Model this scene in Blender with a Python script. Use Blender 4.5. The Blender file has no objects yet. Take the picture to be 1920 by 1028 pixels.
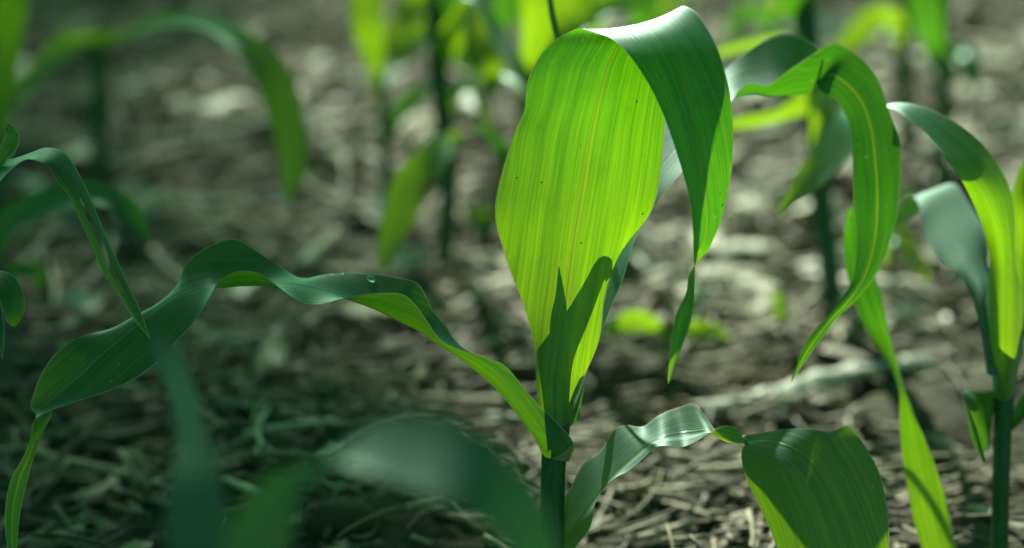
import bpy, bmesh, math, random
from mathutils import Vector, noise
R = math.radians
sc = bpy.context.scene
col = sc.collection
random.seed(7)

# ------------------------------------------------------------------ camera
CAM_H, PITCH, LENS, FOCUS = 0.69, 20.0, 108.0, 1.484
cp, sp = math.cos(R(PITCH)), math.sin(R(PITCH))
FW, UP = Vector((0, cp, -sp)), Vector((0, sp, cp))
CAMP = Vector((0, 0, CAM_H))
K = 18.0 / LENS
cd = bpy.data.cameras.new('camera'); cam = bpy.data.objects.new('camera', cd); col.objects.link(cam)
cam.location = CAMP; cam.rotation_euler = (R(90 - PITCH), 0, 0)
cd.lens = LENS; cd.sensor_width = 36; cd.clip_start = 0.05; cd.clip_end = 500
cd.dof.use_dof = True; cd.dof.focus_distance = FOCUS; cd.dof.aperture_fstop = 3.3; cd.dof.aperture_blades = 0
sc.camera = cam

def P(px, py, d):
    return CAMP + d * (FW + Vector((1, 0, 0)) * ((px - 960) / 960 * K) + UP * ((514 - py) / 960 * K))
def hgt(x, y):
    v = Vector((x, y, 0))
    return 0.018 * noise.noise(v * 5) + 0.013 * noise.noise(v * 15 + Vector((3, 1, 0))) + .005 * noise.noise(v * 41) - 0.012
def G(px, py):
    dr = P(px, py, 1) - CAMP
    t = CAM_H / -dr.z
    p = CAMP + dr * t
    return Vector((p.x, p.y, 0))

# ------------------------------------------------------------------ objects
def tag(o, label=None, cat=None, group=None, kind=None):
    if label: o['label'] = label
    if cat: o['category'] = cat
    if group: o['group'] = group
    if kind: o['kind'] = kind
    return o
def link(name, me, mat=None, parent=None, smooth=True):
    o = bpy.data.objects.new(name, me); col.objects.link(o)
    if mat: me.materials.append(mat)
    if smooth:
        me.polygons.foreach_set('use_smooth', [True] * len(me.polygons))
    if parent:
        o.parent = parent
        o.location = -parent.location if parent.parent is None else Vector((0, 0, 0))
    return o
def empty(name, loc, label, cat, group=None):
    o = bpy.data.objects.new(name, None); col.objects.link(o)
    o.location = loc; o.empty_display_size = .02
    return tag(o, label, cat, group)

# ------------------------------------------------------------------ materials
def newmat(name):
    m = bpy.data.materials.new(name); m.use_nodes = True
    nt = m.node_tree; nt.nodes.clear()
    return m, nt
def N(nt, t, **kw):
    n = nt.nodes.new(t)
    for k, v in kw.items():
        if k in n.inputs: n.inputs[k].default_value = v
        else: setattr(n, k, v)
    return n
def ramp(nt, src, stops):
    r = nt.nodes.new('ShaderNodeValToRGB'); e = r.color_ramp.elements
    while len(e) < len(stops): e.new(.5)
    for i, (p, c) in enumerate(stops):
        e[i].position = p; e[i].color = (c[0], c[1], c[2], 1) if len(c) > 1 else (c[0],) * 3 + (1,)
    nt.links.new(src, r.inputs[0]); return r.outputs[0]
def mix(nt, f, a, b, mode='MIX'):
    n = nt.nodes.new('ShaderNodeMix'); n.data_type = 'RGBA'; n.blend_type = mode
    for sock, v in ((n.inputs[0], f), (n.inputs[6], a), (n.inputs[7], b)):
        if hasattr(v, 'is_output'): nt.links.new(v, sock)
        elif isinstance(v, (int, float)): sock.default_value = v
        else: sock.default_value = (*v, 1)
    return n.outputs[2]
def math_n(nt, op, a, b=0.0, clamp=False):
    n = nt.nodes.new('ShaderNodeMath'); n.operation = op; n.use_clamp = clamp
    for s, v in ((n.inputs[0], a), (n.inputs[1], b)):
        if hasattr(v, 'is_output'): nt.links.new(v, s)
        else: s.default_value = v
    return n.outputs[0]

def leaf_mat(name, base, base2, tr, trfac=.5, rough=.4, spots=True, edge=True, spec=.8, grad=False):
    m, nt = newmat(name); L = nt.links.new
    uv = N(nt, 'ShaderNodeUVMap', uv_map='cm')
    def nz(sx, sy, detail, off=0., scale=1.):
        mp = N(nt, 'ShaderNodeMapping'); mp.inputs['Scale'].default_value = (sx, sy, 1)
        mp.inputs['Location'].default_value = (off, off * 1.7, 0)
        L(uv.outputs[0], mp.inputs[0])
        t = N(nt, 'ShaderNodeTexNoise', Scale=scale, Detail=detail, Roughness=.6); L(mp.outputs[0], t.inputs['Vector'])
        return t.outputs[0]
    broad = nz(1.9, .07, 2, 4.)
    fine = nz(7.5, .10, 2, 1.)
    vfine = nz(17, .16, 1, 9.)
    blot = nz(.5, .35, 3, 7.)
    s1 = ramp(nt, broad, [(.38, (.0,)), (.62, (1,))])
    s2 = ramp(nt, fine, [(.4, (.0,)), (.6, (1,))])
    s3 = ramp(nt, vfine, [(.4, (0,)), (.6, (1,))])
    cb = mix(nt, s2, base, base2)
    cb = mix(nt, math_n(nt, 'MULTIPLY', blot, .35), cb, tuple(c * .6 for c in base))
    ct = mix(nt, .62, tr, mix(nt, s1, tuple(c * q for c, q in zip(tr, (.22, .52, .5))), tuple(c * q for c, q in zip(tr, (1.4, 1.2, 1.1)))))
    ct = mix(nt, .30, ct, mix(nt, s2, tuple(c * .6 for c in tr), tuple(c * 1.25 for c in tr)))
    ct = mix(nt, .30, ct, mix(nt, s3, tuple(c * .55 for c in tr), tuple(c * 1.3 for c in tr)))
    ct = mix(nt, ramp(nt, blot, [(.55, (0,)), (.78, (.55,))]), ct, tuple(c * q for c, q in zip(tr, (.3, .6, .5))))
    sxyz = N(nt, 'ShaderNodeSeparateXYZ'); L(uv.outputs[0], sxyz.inputs[0])
    if grad: ct = mix(nt, 1., ct, ramp(nt, math_n(nt, 'MULTIPLY', sxyz.outputs[1], .045), [(.2, (1.15, 1.08, 1.)), (.5, (.85, .95, .9)), (.85, (.42, .80, .8))]), 'MULTIPLY')   # young tissue near the base is yellower
    if spots:
        mp = N(nt, 'ShaderNodeMapping'); mp.inputs['Scale'].default_value = (2.4, 1.7, 1); L(uv.outputs[0], mp.inputs[0])
        v = N(nt, 'ShaderNodeTexVoronoi', Scale=1.0); v.inputs['Randomness'].default_value = 1; L(mp.outputs[0], v.inputs['Vector'])
        sel = N(nt, 'ShaderNodeSeparateColor'); L(v.outputs['Color'], sel.inputs[0])
        r = math_n(nt, 'MULTIPLY', math_n(nt, 'POWER', sel.outputs[0], 2.2), .12)
        dk = math_n(nt, 'LESS_THAN', v.outputs['Distance'], r)
        kind = math_n(nt, 'GREATER_THAN', sel.outputs[1], .42)
        dark = math_n(nt, 'MULTIPLY', dk, kind)
        pale = math_n(nt, 'MULTIPLY', dk, math_n(nt, 'SUBTRACT', 1., kind))
        cb = mix(nt, dark, cb, (.02, .03, .01)); ct = mix(nt, dark, ct, (.02, .05, .01))
        cb = mix(nt, math_n(nt, 'MULTIPLY', pale, .7), cb, (.30, .40, .15)); ct = mix(nt, math_n(nt, 'MULTIPLY', pale, .8), ct, (.62, .68, .06))
    dust = nz(2.2, 1.6, 5, 13.)
    cb = mix(nt, ramp(nt, dust, [(.52, (0,)), (.74, (.30,))]), cb, (.13, .15, .10))
    if edge:
        at = N(nt, 'ShaderNodeAttribute', attribute_name='edge')
        ef = ramp(nt, at.outputs['Fac'], [(.0, (1,)), (.035, (.9,)), (.06, (0,))])
        cb = mix(nt, ef, cb, (.42, .38, .26)); ct = mix(nt, math_n(nt, 'MULTIPLY', ef, .6), ct, (.45, .42, .12))
    bm = N(nt, 'ShaderNodeBump', Strength=.35, Distance=.0006)
    h = math_n(nt, 'ADD', math_n(nt, 'MULTIPLY', fine, .7), math_n(nt, 'MULTIPLY', vfine, .5)); L(h, bm.inputs['Height'])
    df = N(nt, 'ShaderNodeBsdfDiffuse'); L(cb, df.inputs[0]); L(bm.outputs[0], df.inputs['Normal'])
    tl = N(nt, 'ShaderNodeBsdfTranslucent'); L(ct, tl.inputs[0])
    m1 = N(nt, 'ShaderNodeMixShader'); m1.inputs[0].default_value = trfac
    L(df.outputs[0], m1.inputs[1]); L(tl.outputs[0], m1.inputs[2])
    gl = N(nt, 'ShaderNodeBsdfGlossy'); gl.inputs['Color'].default_value = (.80, 1, .98, 1); L(bm.outputs[0], gl.inputs['Normal'])
    L(math_n(nt, 'ADD', math_n(nt, 'MULTIPLY', blot, .16), rough - .08), gl.inputs['Roughness'])
    geo = N(nt, 'ShaderNodeNewGeometry'); dt = N(nt, 'ShaderNodeVectorMath', operation='DOT_PRODUCT')
    L(bm.outputs[0], dt.inputs[0]); L(geo.outputs['Incoming'], dt.inputs[1])
    cs = math_n(nt, 'SUBTRACT', 1., math_n(nt, 'ABSOLUTE', dt.outputs['Value']), True)
    fr = math_n(nt, 'MINIMUM', math_n(nt, 'ADD', math_n(nt, 'MULTIPLY', math_n(nt, 'POWER', cs, 5.), .96), .045), .42)   # Schlick, same from both faces
    ms = N(nt, 'ShaderNodeMixShader'); L(math_n(nt, 'MULTIPLY', fr, spec, True), ms.inputs[0])
    L(m1.outputs[0], ms.inputs[1]); L(gl.outputs[0], ms.inputs[2])
    out = N(nt, 'ShaderNodeOutputMaterial'); L(ms.outputs[0], out.inputs[0])
    return m
YG = (.50, .90, .005)
M_MAIN = leaf_mat('corn leaf backlit young', (.006, .070, .038), (.010, .10, .050), YG, .42, .46, spec=1.15, grad=True)
M_LEAF = leaf_mat('corn leaf', (.006, .066, .044), (.012, .10, .062), (.26, .66, .008), .29, .45, spec=1.0)
M_LOW_SHEEN = leaf_mat('corn leaf low painted sheen', (.06, .15, .115), (.07, .175, .135), (.36, .68, .006), .33, .55, spec=.6)  # pale base colour carries the sheen on the leaf's upper side
M_HOOK = leaf_mat('corn leaf mid green', (.006, .066, .040), (.012, .10, .055), (.14, .54, .006), .32, .50, spec=.75)
M_DARK = leaf_mat('corn leaf dark', (.006, .060, .034), (.010, .085, .045), (.07, .34, .02), .24, .42, spec=1.15)
M_GLAU_SHEEN = leaf_mat('corn leaf glaucous painted sheen', (.11, .20, .155), (.135, .235, .185), (.09, .34, .02), .13, .60, spots=False, edge=False, spec=.45)  # grey-green leaf, base lightened to paint in the sky sheen
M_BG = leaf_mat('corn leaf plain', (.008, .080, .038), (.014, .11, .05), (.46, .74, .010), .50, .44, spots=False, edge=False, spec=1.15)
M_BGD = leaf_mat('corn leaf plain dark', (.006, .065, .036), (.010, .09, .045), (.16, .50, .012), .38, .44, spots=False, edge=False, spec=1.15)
M_RIB = leaf_mat('corn midrib', (.04, .12, .05), (.06, .15, .06), (.48, .68, .02), .40, .4, spots=False, edge=False)

def stalk_mat():
    m, nt = newmat('corn stalk'); L = nt.links.new
    tc = N(nt, 'ShaderNodeTexCoord'); mp = N(nt, 'ShaderNodeMapping'); mp.inputs['Scale'].default_value = (400, 400, 14)
    L(tc.outputs['Object'], mp.inputs[0])
    t = N(nt, 'ShaderNodeTexNoise', Scale=1., Detail=4.); L(mp.outputs[0], t.inputs['Vector'])
    c = ramp(nt, t.outputs[0], [(.3, (.012, .075, .026)), (.7, (.035, .14, .05))])
    pr = N(nt, 'ShaderNodeBsdfPrincipled', Roughness=.42); L(c, pr.inputs['Base Color'])
    pr.inputs['Subsurface Weight'].default_value = .12; pr.inputs['Subsurface Radius'].default_value = (.3, .6, .1); pr.inputs['Subsurface Scale'].default_value = .01
    b = N(nt, 'ShaderNodeBump', Strength=.3, Distance=.0008); L(t.outputs[0], b.inputs['Height']); L(b.outputs[0], pr.inputs['Normal'])
    o = N(nt, 'ShaderNodeOutputMaterial'); L(pr.outputs[0], o.inputs[0]); return m
M_STALK = stalk_mat()

def soil_mat():
    m, nt = newmat('crumbly soil'); L = nt.links.new
    tc = N(nt, 'ShaderNodeTexCoord')
    def nz(s, d, r=.6):
        t = N(nt, 'ShaderNodeTexNoise', Scale=s, Detail=d, Roughness=r); L(tc.outputs['Object'], t.inputs['Vector']); return t.outputs[0]
    a, b, c = nz(6, 5), nz(45, 6), nz(240, 4)
    colr = ramp(nt, b, [(.28, (.012, .012, .008)), (.5, (.036, .031, .019)), (.72, (.11, .092, .056))])
    colr = mix(nt, ramp(nt, a, [(.4, (0,)), (.65, (.55,))]), colr, (.13, .12, .08))
    colr = mix(nt, ramp(nt, c, [(.55, (0,)), (.75, (.5,))]), colr, (.21, .20, .15))
    pr = N(nt, 'ShaderNodeBsdfPrincipled', Roughness=.9); L(colr, pr.inputs['Base Color'])
    bp = N(nt, 'ShaderNodeBump', Strength=.9, Distance=.006)
    L(math_n(nt, 'ADD', b, math_n(nt, 'MULTIPLY', c, .35)), bp.inputs['Height']); L(bp.outputs[0], pr.inputs['Normal'])
    o = N(nt, 'ShaderNodeOutputMaterial'); L(pr.outputs[0], o.inputs[0]); return m
M_SOIL = soil_mat()

def dry_mat(name, stops, rough=.65, transl=0.):
    m, nt = newmat(name); L = nt.links.new
    at = N(nt, 'ShaderNodeAttribute', attribute_name='rnd')
    c = ramp(nt, at.outputs['Fac'], stops)
    tc = N(nt, 'ShaderNodeTexCoord')
    t = N(nt, 'ShaderNodeTexNoise', Scale=180., Detail=4.); L(tc.outputs['Object'], t.inputs['Vector'])
    c = mix(nt, ramp(nt, t.outputs[0], [(.45, (0,)), (.7, (.6,))]), c, (.10, .075, .05))
    pr = N(nt, 'ShaderNodeBsdfPrincipled', Roughness=rough); L(c, pr.inputs['Base Color'])
    b = N(nt, 'ShaderNodeBump', Strength=.5, Distance=.001); L(t.outputs[0], b.inputs['Height']); L(b.outputs[0], pr.inputs['Normal'])
    o = N(nt, 'ShaderNodeOutputMaterial'); L(pr.outputs[0], o.inputs[0]); return m
STRAW = [(0, (.055, .042, .026)), (.3, (.14, .11, .07)), (.6, (.31, .25, .16)), (.82, (.48, .42, .31)), (1, (.70, .66, .55))]
M_STRAW = dry_mat('dry straw', STRAW, .55)
M_CLOD = dry_mat('soil clod', [(0, (.035, .026, .018)), (.5, (.09, .066, .045)), (1, (.20, .155, .11))], .95)
M_PALE = dry_mat('bleached stalk', [(0, (.50, .47, .40)), (1, (.72, .70, .64))], .5)

def water_mat():
    m, nt = newmat('water'); pr = N(nt, 'ShaderNodeBsdfPrincipled', Roughness=.02, IOR=1.33)
    pr.inputs['Transmission Weight'].default_value = .9; pr.inputs['Base Color'].default_value = (.9, .97, .93, 1)
    o = N(nt, 'ShaderNodeOutputMaterial'); nt.links.new(pr.outputs[0], o.inputs[0]); return m
M_WATER = water_mat()
def simple_mat(name, c1, c2, scale, rough=.8, tr=0.):
    m, nt = newmat(name); L = nt.links.new
    tc = N(nt, 'ShaderNodeTexCoord'); t = N(nt, 'ShaderNodeTexNoise', Scale=scale, Detail=5.); L(tc.outputs['Object'], t.inputs['Vector'])
    c = ramp(nt, t.outputs[0], [(.3, c1), (.7, c2)])
    pr = N(nt, 'ShaderNodeBsdfPrincipled', Roughness=rough); L(c, pr.inputs['Base Color'])
    o = N(nt, 'ShaderNodeOutputMaterial'); L(pr.outputs[0], o.inputs[0]); return m
M_BARK = simple_mat('bark', (.05, .04, .03), (.14, .11, .08), 12)
M_CROWN = simple_mat('added tree foliage', (.03, .07, .015), (.06, .12, .03), 3, .5)

# ------------------------------------------------------------------ leaf building
def cr(pts, t):
    n = len(pts) - 1; x = min(max(t, 0), 1) * n; i = min(int(x), n - 1); f = x - i
    p1, p2 = pts[i], pts[i + 1]
    p0 = pts[i - 1] if i > 0 else 2 * p1 - p2
    p3 = pts[i + 2] if i + 2 <= n else 2 * p2 - p1
    return .5 * ((2 * p1) + (p2 - p0) * f + (2 * p0 - 5 * p1 + 4 * p2 - p3) * f * f + (3 * p1 - p0 - 3 * p2 + p3) * f ** 3)

class Ribbon:
    """a surface through cross-sections; each section is a row of points from one edge to the other"""
    def __init__(s, rows):
        s.k = len(rows[0]); s.cols = [[r[j] for r in rows] for j in range(s.k)]; s.n = len(rows)
    def at(s, u, t):
        q = [cr(c, t) for c in s.cols]
        if s.k == 3:   # smooth quadratic through edge, midrib, edge
            a, m, b = q
            return a * ((1 - u) * (1 - 2 * u)) + m * (4 * u * (1 - u)) + b * (u * (2 * u - 1))
        return cr(q, u)

def wiggle(seed, t, u):
    return noise.noise(Vector((seed * 7.3, t * 9, (u > .5) * 5.0)))

def build_leaf(parent, rows, mat, um=.5, nper=5, m=14, rib=None, ruffle=0., fringe=0., slit=None, label=None, seed=1):
    rb = Ribbon(rows)
    nv = (rb.n - 1) * nper + 1
    # arc length of the midrib
    mids = [rb.at(um, i / (nv - 1)) for i in range(nv)]
    arc = [0.]
    for i in range(1, nv): arc.append(arc[-1] + (mids[i] - mids[i - 1]).length * 100)
    tot = arc[-1]
    def surf(u, i):
        t = i / (nv - 1); p = rb.at(u, t)
        if ruffle:
            a = rb.at(max(0, u - .02), t); b = rb.at(min(1, u + .02), t)
            t2 = rb.at(u, min(1, t + .01)) - rb.at(u, max(0, t - .01))
            nn = (b - a).cross(t2)
            if nn.length > 1e-12:
                e = abs(u - um) / (um if u < um else 1 - um)
                fade = min(1, t * 6) * min(1, (1 - t) * 5)
                p = p + nn.normalized() * (ruffle * e * e * fade * noise.noise(Vector((seed * 7.3 + (u > um) * 31, arc[i] * .42, 0))))
        return p
    def grid(name, ucols, mt, par, bulge=0.):
        vs, fs, uvs, ed = [], [], [], []
        for i in range(nv):
            t = i / (nv - 1)
            us = ucols(t)
            a, b = rb.at(0, t), rb.at(1, t)
            mdl = rb.at(um, t)
            wl, wr = (mdl - a).length * 100, (b - mdl).length * 100
            for j, u in enumerate(us):
                p = surf(u, i)
                if bulge:
                    e = abs(j / (len(us) - 1) * 2 - 1)
                    t2 = rb.at(um, min(1, t + .01)) - rb.at(um, max(0, t - .01))
                    nn = (surf(min(1, um + .03), i) - surf(max(0, um - .03), i)).cross(t2)
                    if nn.length > 1e-12: p = p + nn.normalized() * bulge * (1 - e * e)
                vs.append(p)
                uvs.append(((u - um) / (um if u < um else 1 - um) * (wl if u < um else wr), arc[i]))
                ed.append(min(u * (wl + wr), (1 - u) * (wl + wr)))
        w = len(ucols(.5))
        for i in range(nv - 1):
            for j in range(w - 1):
                if GAPS is not None and j in GAPS: continue
                fs.append((i * w + j, i * w + j + 1, (i + 1) * w + j + 1, (i + 1) * w + j))
        me = bpy.data.meshes.new(name); me.from_pydata(vs, [], fs)
        l = me.uv_layers.new(name='cm')
        for lp in me.loops: l.data[lp.index].uv = uvs[lp.vertex_index]
        at = me.attributes.new('edge', 'FLOAT', 'POINT'); at.data.foreach_set('value', ed)
        return link(name, me, mt, par)
    GAPS = None
    if rib:
        w0 = rib
        def half(t):
            a, b = rb.at(0, t), rb.at(1, t); w = max((b - a).length, .002)
            return min(.09, w0 * (1.15 - .8 * t) / w)
        h = m // 2
        GAPS = {h}
        def uc(t):
            d = half(t)
            return [(um - d) * j / h for j in range(h + 1)] + [um + d + (1 - um - d) * j / h for j in range(h + 1)]
        o = grid('leaf', uc, mat, parent)
        GAPS = None
        grid('midrib', lambda t: [um - half(t) + 2 * half(t) * j / 4 for j in range(5)], M_RIB, o, bulge=.00012)
    elif slit:
        t0, t1, gap, us = slit
        h = m // 2
        def g(t):
            if t <= t0 or t >= t1: return .0005
            return gap * math.sin(math.pi * (t - t0) / (t1 - t0)) ** .6
        GAPS = {h}
        def uc(t):
            d = g(t)
            return [(us - d) * j / h for j in range(h + 1)] + [us + d + (1 - us - d) * j / h for j in range(h + 1)]
        o = grid('leaf', uc, mat, parent); GAPS = None
        # close the seam outside the slit
        bm = bmesh.new(); bm.from_mesh(o.data); bmesh.ops.remove_doubles(bm, verts=bm.verts, dist=.00012); bm.to_mesh(o.data); bm.free()
    else:
        o = grid('leaf', lambda t: [j / m for j in range(m + 1)], mat, parent)
    if fringe:   # short hairs along the two edges
        vs, fs = [], []
        rnd = random.Random(seed)
        for side in (0., 1.):
            x = 0.
            while x < nv - 2:
                t = x / (nv - 1); p = rb.at(side, t); q = rb.at(side, min(1, t + .002)); inn = rb.at(abs(side - .06), t)
                o_ = (p - inn).normalized(); tt = (q - p)
                if tt.length > 1e-9:
                    tt.normalize(); ln = fringe * rnd.uniform(.4, 1.1); k = len(vs)
                    d = (o_ + tt * rnd.uniform(-.1, .7) + Vector((rnd.gauss(0, .2), rnd.gauss(0, .2), rnd.gauss(0, .2)))).normalized()
                    vs += [p - tt * .00006, p + tt * .00006, p + d * ln]; fs.append((k, k + 1, k + 2))
                x += rnd.uniform(.04, .10)
        me = bpy.data.meshes.new('edge_hairs'); me.from_pydata(vs, [], fs)
        me.uv_layers.new(name='cm')
        link('edge_hairs', me, M_RIB, o)
    if label: o['label'] = label
    o_rb = rb
    return o, rb

def rows3(stations, d0, sc_=1.):
    """stations of (px, py, cm) triples -> 3-D rows"""
    return [[P(p[0], p[1], d0 + p[2] * sc_ / 100) for p in st] for st in stations]

def strip(path, d0):
    """path of (px, py, cm, half width px, tilt deg[, keel cm])"""
    out = []; n = len(path)
    for i, q in enumerate(path):
        a, b = path[max(0, i - 1)], path[min(n - 1, i + 1)]
        dx, dy = b[0] - a[0], b[1] - a[1]; l = math.hypot(dx, dy) or 1
        nx, ny = dy / l, -dx / l
        px, py, dd, hw, tilt = q[:5]; keel = q[5] if len(q) > 5 else .25
        dep = d0 + dd / 100
        cmpp = dep * K / 960            # metres per pixel at this depth
        c, s = math.cos(R(tilt)), math.sin(R(tilt))
        off = hw * cmpp * s
        kx = keel * min(1, hw / 20.) / 100
        out.append([P(px + nx * hw * c, py + ny * hw * c, dep + off),
                    P(px, py, dep + kx * c) + UP * (-kx * s),
                    P(px - nx * hw * c, py - ny * hw * c, dep - off)])
    return out

def tube(parent, name, pts, mat, seg=16, nper=6, groove=0., cap=True):
    """pts: (Vector, radius)"""
    P3 = [p for p, r in pts]; RR = [Vector((r, 0, 0)) for p, r in pts]
    n = (len(pts) - 1) * nper + 1; vs, fs = [], []
    for i in range(n):
        t = i / (n - 1); c = cr(P3, t); r = cr(RR, t).x
        tn = (cr(P3, min(1, t + .01)) - cr(P3, max(0, t - .01))).normalized()
        x = Vector((1, 0, 0)); y = tn.cross(x).normalized(); x = y.cross(tn).normalized()
        for j in range(seg):
            a = 2 * math.pi * j / seg
            rr = r * (1 + groove * math.cos(a * 2 + 1))
            vs.append(c + x * (math.cos(a) * rr) + y * (math.sin(a) * rr))
    for i in range(n - 1):
        for j in range(seg):
            k = (j + 1) % seg
            fs.append((i * seg + j, i * seg + k, (i + 1) * seg + k, (i + 1) * seg + j))
    if cap: fs.append(tuple(range(seg))[::-1]); fs.append(tuple((n - 1) * seg + j for j in range(seg)))
    me = bpy.data.meshes.new(name); me.from_pydata(vs, [], fs)
    return link(name, me, mat, parent)

def px_r(hw, d): return hw * d * K / 960
def plant(base_px, d, label, name='corn_plant', group=None, cat='corn plant'):
    p = P(base_px, 514, d)
    # ground point under the stalk at that depth along the view axis
    v = ((CAM_H / d) - sp) / cp
    py = 514 + v / K * 960
    b = P(base_px, py, d)
    return empty(name, (b.x, b.y, 0), label, cat, group), b
def stalk(parent, base, pts, d, name='stalk', mat=None):
    rad = px_r(pts[0][2], d)
    seq = [(Vector((base.x, base.y, -.02)), rad * 1.05), (Vector((base.x, base.y, .004)), rad * 1.15)]
    seq = seq[:1]
    for q in pts:
        dd = q[3] if len(q) > 3 else 0
        seq.append((P(q[0], q[1], d + dd / 100), px_r(q[2], d)))
    return tube(parent, name, seq, mat or M_STALK, groove=.03)

# ------------------------------------------------------------------ MAIN PLANT
D = 1.5
main, mb = plant(1036, D, 'sharp central corn seedling whose glowing backlit blade arches over to the right', group=None)
stalk(main, mb, [(1033, 1180, 25), (1035, 1028, 23), (1036, 930, 22.5), (1038, 870, 23), (1043, 835, 25)], D)
# sheath of the inner leaves rising out of the collar
tube(main, 'sheath', [(P(1043, 850, D), px_r(22, D)), (P(1047, 800, D), px_r(21, D)), (P(1054, 750, D + .004), px_r(21, D)),
                      (P(1062, 700, D + .008), px_r(18, D)), (P(1072, 640, D + .012), px_r(11, D))], M_STALK, groove=.05)
tube(main, 'collar', [(P(1044, 862, D), px_r(23.5, D)), (P(1046, 850, D), px_r(27, D)), (P(1049, 838, D), px_r(29, D)), (P(1050, 826, D), px_r(26, D))], M_LEAF, cap=False)

S = [  # arching blade: left edge, midrib, right edge
 [(1016,800,-.6),(1042,806,-1.6),(1068,790,-.5)],
 [(1006,720,-.5),(1040,722,-1.7),(1084,732,-.3)],
 [(1002,655,-.2),(1050,645,-1.7),(1122,640,.2)],
 [(985,580,0),(1060,580,-1.5),(1134,560,.2)],
 [(950,490,.3),(1070,500,-1.3),(1160,480,.5)],
 [(929,400,.3),(1083,410,-1.3),(1218,400,.6)],
 [(944,315,0),(1098,320,-1.4),(1240,315,.4)],
 [(968,243,-.3),(1110,250,-1.6),(1246,225,.2)],
 [(984,204,-.55),(1124,186,-1.9),(1250,160,.3)],
 [(989,160,-.65),(1133,150,-1.9),(1255,118,.45)],
 [(1004,122,-.8),(1143,118,-1.8),(1258,85,.6)],
 [(1030,85,-1.1),(1164,78,-1.5),(1262,40,.9)],
 [(1077,57,-1.4),(1182,50,-1.0),(1270,20,.9)],
 [(1115,62,-2.6),(1207,47,-1.8),(1288,14,.3)],
 [(1148,73,-4.2),(1237,70,-3.8),(1318,38,-1.3)],
 [(1180,103,-5.6),(1266,118,-5.3),(1347,98,-3.2)],
 [(1215,155,-6.3),(1292,190,-6.1),(1366,165,-4.9)],
 [(1244,215,-6.5),(1310,265,-6.4),(1374,240,-5.6)],
 [(1270,290,-6.6),(1320,340,-6.5),(1371,320,-6.0)],
 [(1290,360,-6.6),(1326,410,-6.5),(1356,400,-6.2)],
 [(1299,425,-6.6),(1318,460,-6.5),(1331,463,-6.3)],
 [(1300,470,-6.8),(1306,478,-6.4),(1317,482,-6.1)],
 [(1303,510,-7),(1299,513,-6.4),(1294,516,-5.9)],
 [(1302,542,-6.9),(1296,546,-6.4),(1287,550,-5.9)],
 [(1297,590,-6.3),(1283,590,-6.1),(1268,590,-6.3)],
 [(1283,637,-6.2),(1272,635,-6.0),(1260,635,-6.2)],
 [(1266,682,-6.1),(1260,680,-6.0),(1255,680,-6.1)],
 [(1253.6,720,-6.1),(1253,720,-6.1),(1252.4,720,-6.1)]]
arch, arch_rb = build_leaf(main, rows3(S, D, .62), M_MAIN, nper=6, m=20, rib=.0007, fringe=.0011, seed=3, ruffle=.0013,
                           label='backlit yellow-green blade arching over to the right')

# long left leaf: near edge, midrib, far edge
S = [
 [(1076,832,-1.4),(1024,858,-.9),(1010,800,1.2)],
 [(1066,816,-1.5),(1012,838,-.9),(1000,770,1.2)],
 [(1040,787,-1.5),(998,816,-.9),(985,740,1.2)],
 [(1008,758,-1.4),(975,785,-.8),(965,712,1.2)],
 [(975,718,-1.3),(942,743,-.7),(946,690,1.2)],
 [(945,684,-1.3),(908,709,-.6),(915,672,1.3)],
 [(905,669,-1.3),(870,679,-.5),(882,659,1.3)],
 [(860,655,-1.3),(838,656,-.4),(856,640,1.4)],
 [(826,637,-1.4),(812,637,-.4),(836,611,1.4)],
 [(803,605,-1.4),(785,620,-.4),(812,582,1.4)],
 [(778,570,-1.5),(752,604,-.4),(797,550,1.4)],
 [(752,551,-1.6),(720,588,-.4),(780,529,1.5)],
 [(712,550,-1.7),(688,573,-.3),(745,520,1.6)],
 [(672,554,-1.8),(655,560,-.2),(702,514,1.6)],
 [(637,561,-1.9),(625,548,-.1),(655,512,1.7)],
 [(602,570,-1.9),(590,539,0),(607,515,1.7)],
 [(570,569,-1.9),(562,533,0),(567,522,1.7)],
 [(540,552,-1.9),(533,530,0),(535,506,1.7)],
 [(512,530,-1.9),(505,531,0),(503,485,1.7)],
 [(486,513,-1.9),(480,533,0),(472,464,1.7)],
 [(455,508,-1.9),(450,533,0),(440,447,1.7)],
 [(425,517,-1.9),(420,535,0),(405,455,1.7)],
 [(402,540,-1.8),(393,534,0),(370,475,1.6)],
 [(383,575,-1.7),(365,543,0),(347,498,1.5)],
 [(358,612,-1.6),(335,556,0),(328,540,1.4)],
 [(327,645,-1.5),(303,577,0),(290,578,1.3)],
 [(298,678,-1.4),(268,603,0),(250,597,1.2)],
 [(252,712,-1.3),(225,638,0),(203,618,1.1)],
 [(207,732,-1.1),(185,670,0),(155,630,1.0)],
 [(160,748,-.9),(150,703,.1),(112,655,.9)],
 [(120,761,-.6),(115,732,.2),(84,690,.8)],
 [(92,771,-.4),(86,757,.3),(64,735,.7)],
 [(70,782,-.3),(66,776,.3),(59,770,1.0)],
 [(61,795,-.1),(76,789,.7),(97,772,1.5)],
 [(56,825,-.1),(66,824,.4),(80,812,1.1)],
 [(42,860,0),(52,863,.1),(62,862,.3)],
 [(22,895,0),(38,895,.1),(52,900,.2)],
 [(12,935,0),(27,940,.1),(42,940,.2)],
 [(9,985,0),(22,990,.1),(35,985,.2)],
 [(17,1045,0),(24,1045,.1),(31,1045,.1)],
 [(29,1082,0),(30,1082,0),(31,1082,0)]]
lleaf, lleaf_rb = build_leaf(main, rows3(S, D), M_LEAF, nper=4, m=16, rib=.0009, seed=4, label='long twisting leaf reaching far to the left')

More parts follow.
